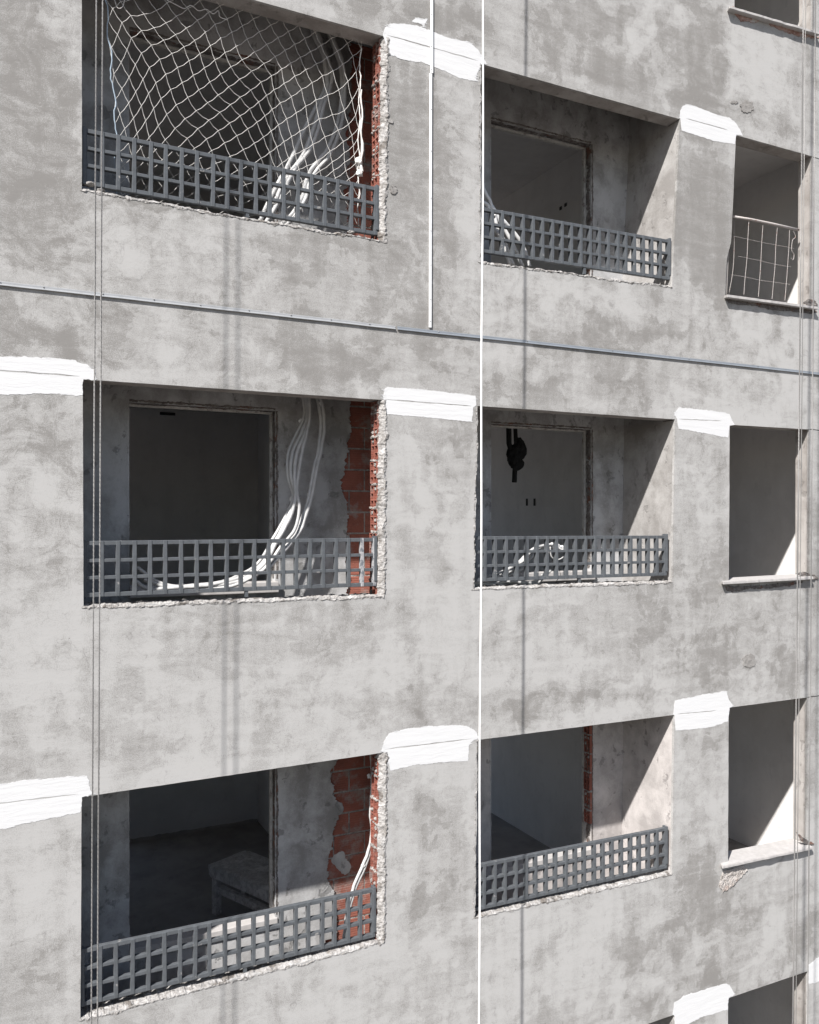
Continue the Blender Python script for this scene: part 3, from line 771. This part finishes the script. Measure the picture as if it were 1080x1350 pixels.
# ------------------------------------------------------------------ safety net
def safety_net():
    A = {}
    def put(a, row):
        for b_, p in row.items(): A[(a, b_)] = (p[0]/4.5+90, p[1]/4.5)
    put(0, {-4:(410,790),-3:(460,715),-2:(508,640),-1:(550,585),0:(607,530),1:(677,490),2:(742,445),3:(808,402),4:(870,355),5:(930,310),6:(997,275),7:(1060,230)})
    put(-2, {-4:(360,610),-3:(400,545),-2:(445,470),-1:(480,400),0:(543,350),1:(615,318),2:(688,275),3:(750,240),4:(815,190),5:(870,140),6:(945,110)})
    put(1, {-3:(480,815),-2:(535,745),-1:(585,678),0:(640,620),1:(710,578),2:(775,532),3:(840,485),4:(905,437),5:(965,395),6:(1030,355)})
    put(2, {-2:(575,830),-1:(632,762),0:(690,705),1:(757,658),2:(825,610),3:(888,565),4:(950,515),5:(1015,470)})
    put(3, {-1:(710,820),0:(770,762),1:(835,712),2:(900,665),3:(963,620),4:(1020,575)})
    put(-4, {-2:(350,295),-1:(372,225),0:(435,180),1:(508,165),2:(580,135),3:(640,95),4:(710,50)})
    put(-5, {-3:(258,283),-2:(293,205),-1:(318,133),0:(370,90),1:(450,85),2:(525,62),3:(585,15)})
    put(-6, {0:(310,5)})
    def putb(a, row):
        for b_, p in row.items(): A[(a, b_)] = (p[0]/4.09+320, p[1]/4.09)
    putb(3, {5:(45,485),6:(100,440),7:(157,408),8:(213,370)})
    putb(4, {7:(165,485),8:(222,450),9:(280,410),10:(340,375),11:(397,345),12:(455,310),13:(510,275)})
    putb(5, {7:(203,553),8:(265,520),9:(318,480),10:(375,445),11:(430,405),12:(487,380),13:(540,345),14:(595,300),15:(640,265)})
    putb(7, {10:(410,640),12:(550,600),14:(625,470)}); putb(9, {9:(400,870),11:(545,760),13:(625,690)})
    putb(12, {8:(390,1040),10:(500,960),12:(610,880)}); putb(15, {9:(520,1160),11:(625,1060)})
    A[(6, 0)] = (285, 215); A[(6, -3)] = (235, 245); A[(9, 2)] = (350, 255)
    keys = list(A); n = len(keys)
    def U(r2): return 0 if r2 < 1e-9 else r2*math.log(r2)
    K = np.zeros((n+3, n+3)); Y = np.zeros((n+3, 2))
    for i, p in enumerate(keys):
        for j, q in enumerate(keys): K[i, j] = U((p[0]-q[0])**2+(p[1]-q[1])**2)
        K[i, i] += .6; K[i, n:] = (1, p[0], p[1]); K[n:, i] = (1, p[0], p[1]); Y[i] = A[p]
    W = np.linalg.solve(K, Y)
    def pos(a, b_):
        v = np.array([U((a-q[0])**2+(b_-q[1])**2) for q in keys]+[1, a, b_]); return v @ W
    def lx(y): return 136+min(17, max(0, (y+40)*.085))+2.0*math.sin(y*.11)
    def rx(y): return 477-4*max(0, min(1, y/200))+1.2*math.sin(y*.13)
    def ytop(x): return -70+(x-108)*.293+12*.9
    def ybot(x): return 263+(x-150)*.155
    nodes = {}
    for a in range(-16, 27):
        for b_ in range(-16, 27):
            x, y = pos(a, b_)
            if 100 < x < 520 and -90 < y < 330: nodes[(a, b_)] = (x, y)
    def clampn(p):
        x, y = p; x = max(lx(y), min(rx(y), x)); y = max(ytop(x)+2*math.sin(x*.2), min(ybot(x)+3*math.sin(x*.3), y)); return x, y
    root_p = at(300, 270, .15)
    t = thing('safety_net', root_p, 'white diamond mesh safety net stretched across the upper wide opening', 'net')
    def W3(p, k=0):
        x, y = p; q = at(x, y, .145+.03*math.sin(x*.018+1)*math.sin(max(0, y+60)*.010)); return q
    bm = bmesh.new()
    for (a, b_), p in nodes.items():
        for d in ((1, 0), (0, 1)):
            q = nodes.get((a+d[0], b_+d[1]))
            if not q: continue
            c0, c1 = clampn(p), clampn(q)
            inn = lambda s: lx(s[1])-14 < s[0] < rx(s[1])+14 and ytop(s[0])-12 < s[1] < ybot(s[0])+12
            if not (inn(p) or inn(q)): continue
            P0, P1 = W3(c0), W3(c1)
            if (P0-P1).length < .006: continue
            mid = (P0+P1)/2+Vector((0, .006, -.006*((P0-P1).length/.1)))
            tube(bm, [P0, mid, P1], .0016, 4)
    obj('mesh', bm, M['cord'], t)
    for f, nm, mt, rad in ((lx, 'edge_rope', 'bluecord', .004), (rx, 'edge_rope', 'cord', .0045)):
        bm = bmesh.new(); ys = list(range(-70, 266, 6)) if f is lx else list(range(64, 300, 6))
        tube(bm, [W3((f(y)+random.uniform(-.8, .8), y)) for y in ys], rad, 6); obj(nm, bm, M[mt], t)
    bm = bmesh.new()
    pts = [W3((477-1.2*math.sin(k*1.3), 118+k*9)) for k in range(13)]; tube(bm, pts, .011, 7, lambda s: .005+.012*s*abs(math.sin(s*11))); lump(bm, W3((473, 212)), .024, 2, 1.3); lump(bm, W3((474, 228)), .022, 4, 1.5)
    obj('gathered_knot', bm, M['cord'], t)
    for k, (pp) in enumerate((((220,0),(232,6),(243,11),(252,7),(262,14),(272,12),(281,18),(288,14),(290,22),(300,26)), ((150,-4),(155,10),(162,8),(165,-6)))):
        bm = bmesh.new(); tube(bm, spline([W3(p) for p in pp], 6), .0028, 5); obj('loose_cord', bm, M['cord'], t)
safety_net()

# ------------------------------------------------------------------ conduits
def bundle(tubes, ties, label, r=.0145, group='bundles of pale conduits', base=None, mat='conduit'):
    """tubes: lists of (px, py, y); ties: (px, py, y, size)"""
    P0 = at(*tubes[0][-1]); t = thing('conduit_bundle', base or P0, label, 'conduit', group)
    for k, tb in enumerate(tubes):
        pts = spline([at(*p) for p in tb], 10); bm = bmesh.new()
        pts = [p+Vector((.003*fb(i*.2, k, 1), .004*fb(i*.17, k, 2), .003*fb(i*.23, k, 5))) for i, p in enumerate(pts)]
        tube(bm, pts, r*(.92+.16*((k*37) % 10)/10), 10); obj('conduit', bm, M[mat], t, True)
    for k, (px, py, y, sz) in enumerate(ties):
        bm = bmesh.new(); p = at(px, py, y-.012); lump(bm, p, sz, k+int(px), 1.0, 3)
        obj('tie', bm, M['tape'], t)
    return t
def z4(l, y0, y1):   # crop of the middle-left opening
    n = len(l)-1; return [(x/4.354+320, yy/4.354+500, y0+(y1-y0)*i/n) for i, (x, yy) in enumerate(l)]
low = [(306,767),(290,770),(272,771),(256,773)]
B = [
 z4([(338,60),(352,150),(352,210),(325,280),(262,420),(262,560),(288,680),(240,800),(165,930),(85,1060),(-30,1130)], .66, .46)+[(288,768,0.40),(262,771,0.40),(232,773,0.40),(206,766,0.42),(181,748,0.44)],
 z4([(350,60),(368,150),(366,230),(340,300),(284,430),(278,550),(300,680),(256,800),(188,930),(105,1065),(-20,1140)], .64, .42)+[(280,771,0.38),(250,774,0.38),(214,776,0.40),(196,777,0.42),(179,766,0.44)],
 z4([(362,60),(376,160),(374,250),(352,320),(312,420),(298,540),(302,680),(270,800),(200,925),(120,1065),(0,1150)], .62, .40)+[(292,771,0.39),(258,776,0.39),(222,774,0.40),(190,764,0.43)],
 z4([(374,60),(384,160),(378,260),(352,370),(330,480),(312,640),(326,740),(300,860),(218,965),(128,1085),(20,1155)], .60, .38)+[(300,774,0.38),(270,777,0.38)],
 z4([(420,90),(438,160),(448,260),(436,400),(408,520),(384,660),(345,790),(305,890),(215,990),(120,1090)], .65, .44),
 z4([(440,90),(460,160),(468,270),(452,400),(424,520),(400,660),(362,785),(325,880),(235,990),(150,1085)], .63, .42)]
bundle(B, [(387,658,.57,.026),(392,664,.56,.02),(409,652,.58,.022),(398,555,.63,.02),(403,573,.62,.018),(423,533,.64,.02)], 'bundle of six pale conduits hanging beside red blocks and bending left onto the parapet')
def zb_(l, y0, y1):
    n = len(l)-1; return [(x/4.09+320, yy/4.09, y0+(y1-y0)*i/n) for i, (x, yy) in enumerate(l)]
B = [zb_([(360,120),(388,200),(432,290),(462,385),(448,465),(398,570),(345,670),(300,770),(250,880),(190,990),(120,1130),(85,1215)], .66, .4),
     zb_([(375,120),(405,200),(448,300),(480,400),(466,485),(430,590),(405,700),(360,810),(290,900),(240,990),(180,1110),(110,1230)], .64, .38),
     zb_([(455,150),(485,235),(522,340),(536,460),(524,600),(494,720),(448,820),(380,900),(342,980),(322,1060),(270,1150),(190,1225)], .66, .4),
     zb_([(475,150),(502,240),(540,340),(551,470),(542,620),(514,730),(468,840),(402,915),(362,990),(340,1070),(285,1160),(215,1235)], .64, .38),
     zb_([(385,130),(420,220),(440,330),(455,470),(418,570),(392,660),(330,830),(265,920),(210,1010),(170,1100)], .62, .4)]
bundle(B, [(434,203,.52,.016)], 'bundle of pale conduits hanging behind the white net', r=.0175)
def z6(l, y0, y1):
    n = len(l)-1; return [(x/3.858+320, yy/3.858+950, y0+(y1-y0)*i/n) for i, (x, yy) in enumerate(l)]
B = [z6([(648,60),(652,170),(660,260),(655,380),(650,480),(658,560),(640,660),(608,745),(568,835),(540,935),(522,1040),(514,1120),(510,1150)], .34, .21),
     z6([(664,60),(668,180),(666,270),(663,400),(666,560),(650,655),(622,745),(580,835),(550,930),(530,1040)], .34, .24)]
bundle(B, [(488,1023,.31,.02),(479,1141,.28,.016)], 'pair of pale conduits running down beside bare red blocks')
def z7(l, y0, y1):
    n = len(l)-1; return [(x/3.724+610, yy/3.724+520, y0+(y1-y0)*i/n) for i, (x, yy) in enumerate(l)]
B = [z7([(40,935),(110,915),(180,892),(265,850),(310,800),(350,757),(420,738),(470,745),(500,772)], .17, .26),
     z7([(40,945),(110,925),(190,905),(285,860),(330,805),(375,765),(420,750),(455,748)], .2, .28),
     z7([(40,920),(120,895),(200,870),(275,825),(325,775),(385,746),(450,740)], .22, .3),
     z7([(50,925),(150,935),(250,942),(325,942),(380,915),(430,865)], .14, .2),
     z7([(50,935),(150,930),(230,920),(300,925),(350,920),(400,885),(432,862)], .15, .22)]
cb = bundle(B, [(733,720,.26,.03),(741,723,.25,.026),(728,719,.27,.026),(746,728,.25,.018)], 'bundle of looped conduits with a taped end lying behind a railing')
bm = bmesh.new(); tube(bm, spline([at(x/3.724+610, y/3.724+520, .22) for x, y in ((430,748),(436,795),(465,812),(498,795),(505,765),(480,748))], 8), .006, 6); obj('wire_loop', bm, M['conduit'], cb, True)
bm = bmesh.new(); tube(bm, spline([at(x/3.724+610, y/3.724+520, .2) for x, y in ((440,812),(470,850),(480,890),(462,915),(455,945))], 8), .0025, 5); obj('dark_wire', bm, M['dark'], cb, True)
def z1(l, y0, y1):
    n = len(l)-1; return [(x/3.6+620, yy/3.6+60, y0+(y1-y0)*i/n) for i, (x, yy) in enumerate(l)]
B = [z1([(25,560),(48,620),(66,690),(96,745),(112,800),(132,870),(170,950),(205,1045)], .16, .19),
     z1([(20,640),(60,705),(95,755),(140,815),(200,880),(250,955),(282,1050)], .19, .22),
     z1([(15,700),(50,735),(84,765),(104,850),(150,930),(188,1045)], .15, .18),
     z1([(20,600),(62,680),(100,760),(150,850),(200,940),(250,1050)], .18, .20)]
bundle(B, [(650,285,.12,.022)], 'bundle of conduits drooping from a ragged left jamb over the parapet', r=.0185, mat='brightconduit')

# ------------------------------------------------------------------ ropes in front of the facade
def rope(p0, p1, y, r, mat, label, group, cat='rope', name='hanging_rope', twist=True):
    a, b_ = at(*p0, y), at(*p1, y); d = (b_-a)
    top = a - d*(((a.z-(ZMAX+.3))/d.z)) if True else a
    bot = a + d*((1.2-a.z)/d.z)
    n = 60; pts = [top+(bot-top)*i/n for i in range(n+1)]
    pts = [p+Vector((.004*math.sin(i*.9), 0, 0)) for i, p in enumerate(pts)]
    bm = bmesh.new()
    for k in range(3 if twist else 1):
        if twist:
            m = int((top-bot).length/.018); ln = []
            for i in range(m+1):
                t = i/m; q = top+(bot-top)*t; an = i*2*math.pi/5+k*2*math.pi/3
                ln.append(q+Vector((math.cos(an)*r*.52, math.sin(an)*r*.52, 0)))
            tube(bm, ln, r*.56, 4)
        else: tube(bm, pts, r, 10)
    o = obj(name, bm, M[mat], None, False, base=bot); return tag(o, label, cat, group)
G = 'grey wire ropes hanging in front of the facade'
rope((127,0), (120.5,1350), -.68, .0047, 'rope', 'left one of the pair of thin grey ropes crossing the left openings', G)
rope((135.3,0), (128.5,1350), -.72, .0047, 'rope', 'right one of the pair of thin grey ropes crossing the left openings', G)
rope((1059.5,0), (1045.5,1350), -.78, .0062, 'rope', 'left one of three thin grey ropes crossing the narrow right windows', G)
rope((1062.5,0), (1049.5,1350), -.70, .004, 'rope', 'middle one of three thin grey ropes crossing the narrow right windows', G)
rope((1075.5,0), (1065,1350), -.75, .0055, 'rope', 'right one of three thin grey ropes crossing the narrow right windows', G)
rope((637.5,0), (631.5,1350), -.53, .0076, 'whiterope', 'bright white rope hanging past the left edges of the middle openings', None, twist=False)

# ------------------------------------------------------------------ profiles screwed to the facade
def profile(pts, label, holes, mat='steel'):
    a, b_ = at(*pts[0]), at(*pts[1]); t = thing('metal_strip', (a+b_)/2, label, 'strip', 'pale metal strips screwed along the facade')
    d = (b_-a); bm = bmesh.new()
    prof = [(-.001, .012),(-.004,.014),(-.005,.012),(-.005,-.003),(-.012,-.007),(-.013,-.013),(-.011,-.0145),(-.001,-.014)]
    n = 40; rows = []
    for i in range(n+1):
        p = a+d*i/n; w = .0015*fb(i*.25, pts[0][0], 1)
        rows.append([(p.x, y-.001, p.z+z+w) for y, z in prof])
    loft(bm, rows); bmesh.ops.recalc_face_normals(bm, faces=bm.faces[:]); obj('flange', bm, M[mat], t)
    for h in holes:
        p = a+d*h; bm = bmesh.new(); lump(bm, (p.x, -.008, p.z+.006), .0045, int(h*99), 1, 1); obj('screw', bm, M['rope'], t)
    return t
profile([(-90,363.5),(521,432.2)], 'longer pale metal strip left of the joint', [.12,.2,.315,.42,.52,.63,.73,.83,.93])
profile([(523.5,432.4),(1180,503.5)], 'bluish metal strip continuing to the right below the white vertical strip', [.06,.2,.35,.5,.65,.8], 'bluesteel')
a, b_ = at(568.5, -160), at(566.5, 432); t = thing('vertical_strip', (a+b_)/2, 'narrow white vertical strip fixed on the pier between two upper openings', 'strip')
def vstrip(p, q):
    bm = bmesh.new(); w = .0105
    hexa(bm, [(q.x-w,-.014,q.z),(q.x+w,-.014,q.z),(q.x+w,-.0055,q.z),(q.x-w,-.0055,q.z),(p.x-w,-.014,p.z),(p.x+w,-.014,p.z),(p.x+w,-.0055,p.z),(p.x-w,-.0055,p.z)])
    obj('strip_length', bm, M['whitestrip'], t)
vstrip(a, at(568.7, 97)); vstrip(at(567.3, 97.6), b_)
for py in (20, 62, 92, 145, 200, 262, 305, 350, 395, 424):
    p = at(568.2-py*.004, py); bm = bmesh.new(); bmesh.ops.create_cone(bm, segments=10, radius1=.0035, radius2=.0025, depth=.003, cap_ends=True)
    bmesh.ops.rotate(bm, verts=bm.verts, cent=(0,0,0), matrix=__import__('mathutils').Matrix.Rotation(math.pi/2, 3, 'X')); bmesh.ops.translate(bm, verts=bm.verts, vec=(p.x, -.0155, p.z)); obj('screw', bm, M['rope'], t)

# ------------------------------------------------------------------ wire mesh guard in the upper right window
p = at(1010, 396, .09); t = thing('wire_guard', p, 'wire mesh guard with a rusty white top tube in the upper right window', 'guard')
bm = bmesh.new(); tube(bm, [at(966,285.5,.09), at(990,289.3,.09), at(1020,295.5,.09), at(1053,303,.09)], .0135, 8); obj('top_tube', bm, M['rust'], t, True)
for k, pts in enumerate((((968,290),(968,330),(966,360),(961,388)), ((987.5,292),(986,318),(985,340),(982,372),(981,388)), ((1006,297),(1004.5,320),(1003,350),(1001,378),(1000,391)), ((1025,300),(1023,325),(1022,350),(1020,372),(1018,394)), ((1041,303),(1040.5,322),(1039,345),(1037,372),(1035,396)))):
    bm = bmesh.new(); tube(bm, spline([at(x, y, .09) for x, y in pts], 6), .0023, 5); obj('upright_wire', bm, M['rust'], t)
for pts in (((966,311),(985,315),(1005,319.5),(1024,323),(1047,327.5)), ((973,337.5),(987,340.5),(1004,344),(1020,348),(1043,352)), ((964,362),(985,365.5),(1003,369.5),(1022,372),(1042,375))):
    bm = bmesh.new(); tube(bm, spline([at(x, y, .094) for x, y in pts], 6), .0018, 5); obj('cross_wire', bm, M['rust'], t)
bm = bmesh.new(); tube(bm, spline([at(x, y, .085) for x, y in ((1046,304),(1049,312),(1045,317),(1044,330),(1047,335),(1046,342),(1043,340))], 6), .0025, 5); obj('loose_wire', bm, M['rust'], t)

# ------------------------------------------------------------------ things inside the rooms
# low bench crusted with cement, upper corner A, along AC and AB
Ax, Ay = 1.88, 2.47; zt = -3.50+ZE; fl = L[3]-DFL
t = thing('work_bench', (2.3, 2.1, fl), 'low cement crusted bench standing in the dark lower left room', 'bench')
u = Vector((.41, -.91, 0)).normalized(); v = Vector((.865, .50, 0)).normalized()
v = (v-u*v.dot(u)).normalized()
def obox(bm, o, a, b_, c0, c1, seed=0, amp=.006):
    t2 = bmesh.new(); box(t2, 0, 1, 0, 1, 0, 1)
    bmesh.ops.bevel(t2, geom=t2.edges[:], offset=.04, segments=2, affect='EDGES')
    bmesh.ops.subdivide_edges(t2, edges=t2.edges[:], cuts=4, use_grid_fill=True)
    for q in t2.verts:
        w = Vector((Ax, Ay, 0))+u*(o[0]+(a-o[0])*q.co.x)+v*(o[1]+(b_-o[1])*q.co.y); w.z = c0+(c1-c0)*q.co.z
        q.co = w+Vector((nz(w, 9, seed), nz(w, 9, seed+5), nz(w, 9, seed+9)))*amp
    me = bpy.data.meshes.new('t'); t2.to_mesh(me); t2.free(); bm.from_mesh(me); bpy.data.meshes.remove(me)
bm = bmesh.new(); obox(bm, (0, 0), 1.25, .50, zt-.115, zt, 1, .012); obj('top', bm, M['wood'], t)
for i, (a_, c_) in enumerate(((.04,.03),(1.12,.03),(.04,.40),(1.12,.40))):
    bm = bmesh.new(); obox(bm, (a_, c_), a_+.07, c_+.07, fl, zt-.116, i); obj('leg', bm, M['wood'], t)
bm = bmesh.new(); obox(bm, (.111, .035), 1.119, .095, zt-.27, zt-.20, 3); obj('stretcher', bm, M['wood'], t)
bm = bmesh.new(); obox(bm, (.111, .405), 1.119, .465, zt-.27, zt-.20, 4); obj('stretcher', bm, M['wood'], t)
# dark bundle hung from the ceiling of the middle room
def hq(x, y): return at(x/3.724+610, y/3.724+520, 1.15)
t = thing('hanging_bundle', hq(260, 440), 'black bundle hanging on straps behind the middle opening', 'bundle')
bm = bmesh.new(); c = hq(266, 290); R = .115
for k in range(3):
    lump(bm, hq((278, 255, 262)[k], (265, 295, 335)[k]), (.062, .066, .058)[k], 3+k, 1.75, 3)
obj('sack', bm, M['dark'], t)
bm = bmesh.new(); tube(bm, [hq(226, -10), hq(226, 120), hq(228, 240), hq(250, 320)], .028, 8); obj('strap', bm, M['dark'], t)
bm = bmesh.new(); tube(bm, [hq(256, -10), hq(257, 120), hq(262, 240)], .022, 8); obj('strap', bm, M['dark'], t)
bm = bmesh.new(); tube(bm, [hq(258, 340), hq(256, 390), hq(254, 432)], .026, 8); obj('tail', bm, M['dark'], t)
# dark recesses in the room walls
for px, py, w_, h_, y in ((221,545.5,.095,.018,4.768),(695,662,.022,.05,4.768),(705,662,.022,.05,4.768)):
    if px > 600:      # outlets on the right-hand room wall x = 6.0
        tt = math.tan(PHI+math.atan((px-540)/F)); Y = 6.0/tt; dep = 6.0*SP+Y*CP; z = (HZ-py)/F*dep+ZE
        bm = bmesh.new(); bevbox(bm, 5.994, 6.001, Y-6-.02, Y-6+.02, z-.045, z+.045, .002)
    else:
        p = at(px, py, y); bm = bmesh.new(); bevbox(bm, p.x-w_, p.x+w_, y-.006, y+.004, p.z-h_, p.z+h_, .002)
    obj('wall_slot', bm, M['hole'], bld)
def at_x(px, py, X):
    tt = math.tan(PHI+math.atan((px-540)/F)); Y = X/tt; return Vector((X, Y-D, (HZ-py)/F*(X*SP+Y*CP)+ZE))
for pts in (((842,667),(848,678),(852,689),(853,677),(855,665),(860,663),(864,668),(866,678),(873,678),(878,684)), ((873,606),(866,630),(858,652),(853,664))):
    bm = bmesh.new(); tube(bm, spline([at_x(x, y, 5.7645-(.0 if y < 640 else .011*(y-640)/50)) for x, y in pts], 6), .0028, 5)
    obj('chalk_mark', bm, M['whitestrip'], bld)
for px, py in ((739.5,274.5),(746,270)):
    p = at_x(px, py, 6.0); bm = bmesh.new(); bevbox(bm, 5.994, 6.001, p.y-.022, p.y+.022, p.z-.02, p.z+.02, .002); obj('wall_slot', bm, M['hole'], bld)
# crumbs of plaster and brick left on the parapets
for k, (px, py, y, s_, m, lab) in enumerate(((463,306,.03,.022,'broken','white plaster chip under the right end of the net railing'),(133,251,.02,.02,'broken','white plaster chip beside the ropes at the left end of the upper parapet'),
        (478,1251,.05,.026,'reddish','broken red block crumb at the right end of the lower left parapet'),(118,243,.04,.03,'broken','flat pale plaster piece caught in the left end of the net railing'),(641,1203,.04,.012,'brick','tiny orange brick crumb at the left end of the lower middle parapet'))):
    p = at(px, py, y); bm = bmesh.new(); lump(bm, p, s_, k+40, .5, 3); o = obj('plaster_chip', bm, M[m], None, base=p); tag(o, lab, 'rubble', None)

# ------------------------------------------------------------------ ground, sky, sun, camera
bm = bmesh.new(); bmesh.ops.create_grid(bm, x_segments=40, y_segments=40, size=400)
for q in bm.verts: q.co.z = -.01+.0*q.co.x
o = obj('ground', bm, M['ground']); o['kind'] = 'structure'
W_ = bpy.data.worlds.new('World'); SC.world = W_; W_.use_nodes = True
nt = W_.node_tree; bg = nt.nodes['Background']; sky = nt.nodes.new('ShaderNodeTexSky'); sky.sky_type = 'NISHITA'; sky.sun_disc = False
sd = Vector((1.4, 1.0, -1.77)).normalized()
sky.sun_elevation = math.asin(-sd.z); sky.sun_rotation = math.atan2(-sd.x, -sd.y)
sky.air_density = 1.0; sky.dust_density = 1.6; sky.ozone_density = 1.0
nt.links.new(sky.outputs[0], bg.inputs[0]); bg.inputs[1].default_value = .066
ld = bpy.data.lights.new('sun', 'SUN'); ld.energy = 5.0; ld.angle = math.radians(1.0); ld.color = (1, .965, .93)
lo = bpy.data.objects.new('sun', ld); COL.objects.link(lo); lo.rotation_euler = sd.to_track_quat('-Z', 'Y').to_euler(); lo.location = (-8, -10, 30)
cd = bpy.data.cameras.new('camera'); cam = bpy.data.objects.new('camera', cd); COL.objects.link(cam)
cam.location = (0, -D, ZE); cam.rotation_euler = (math.pi/2, 0, -PHI)
cd.sensor_fit = 'HORIZONTAL'; cd.sensor_width = 36; cd.lens = 36*F/1080; cd.shift_x = 0; cd.shift_y = (HZ-675)/1080
cd.clip_start = .05; cd.clip_end = 2000
SC.camera = cam
SC.cycles.diffuse_bounces = 5
vs = SC.view_settings; vs.view_transform = 'Standard'; vs.look = 'None'; vs.gamma = 1; vs.use_curve_mapping = False; vs.exposure = .86
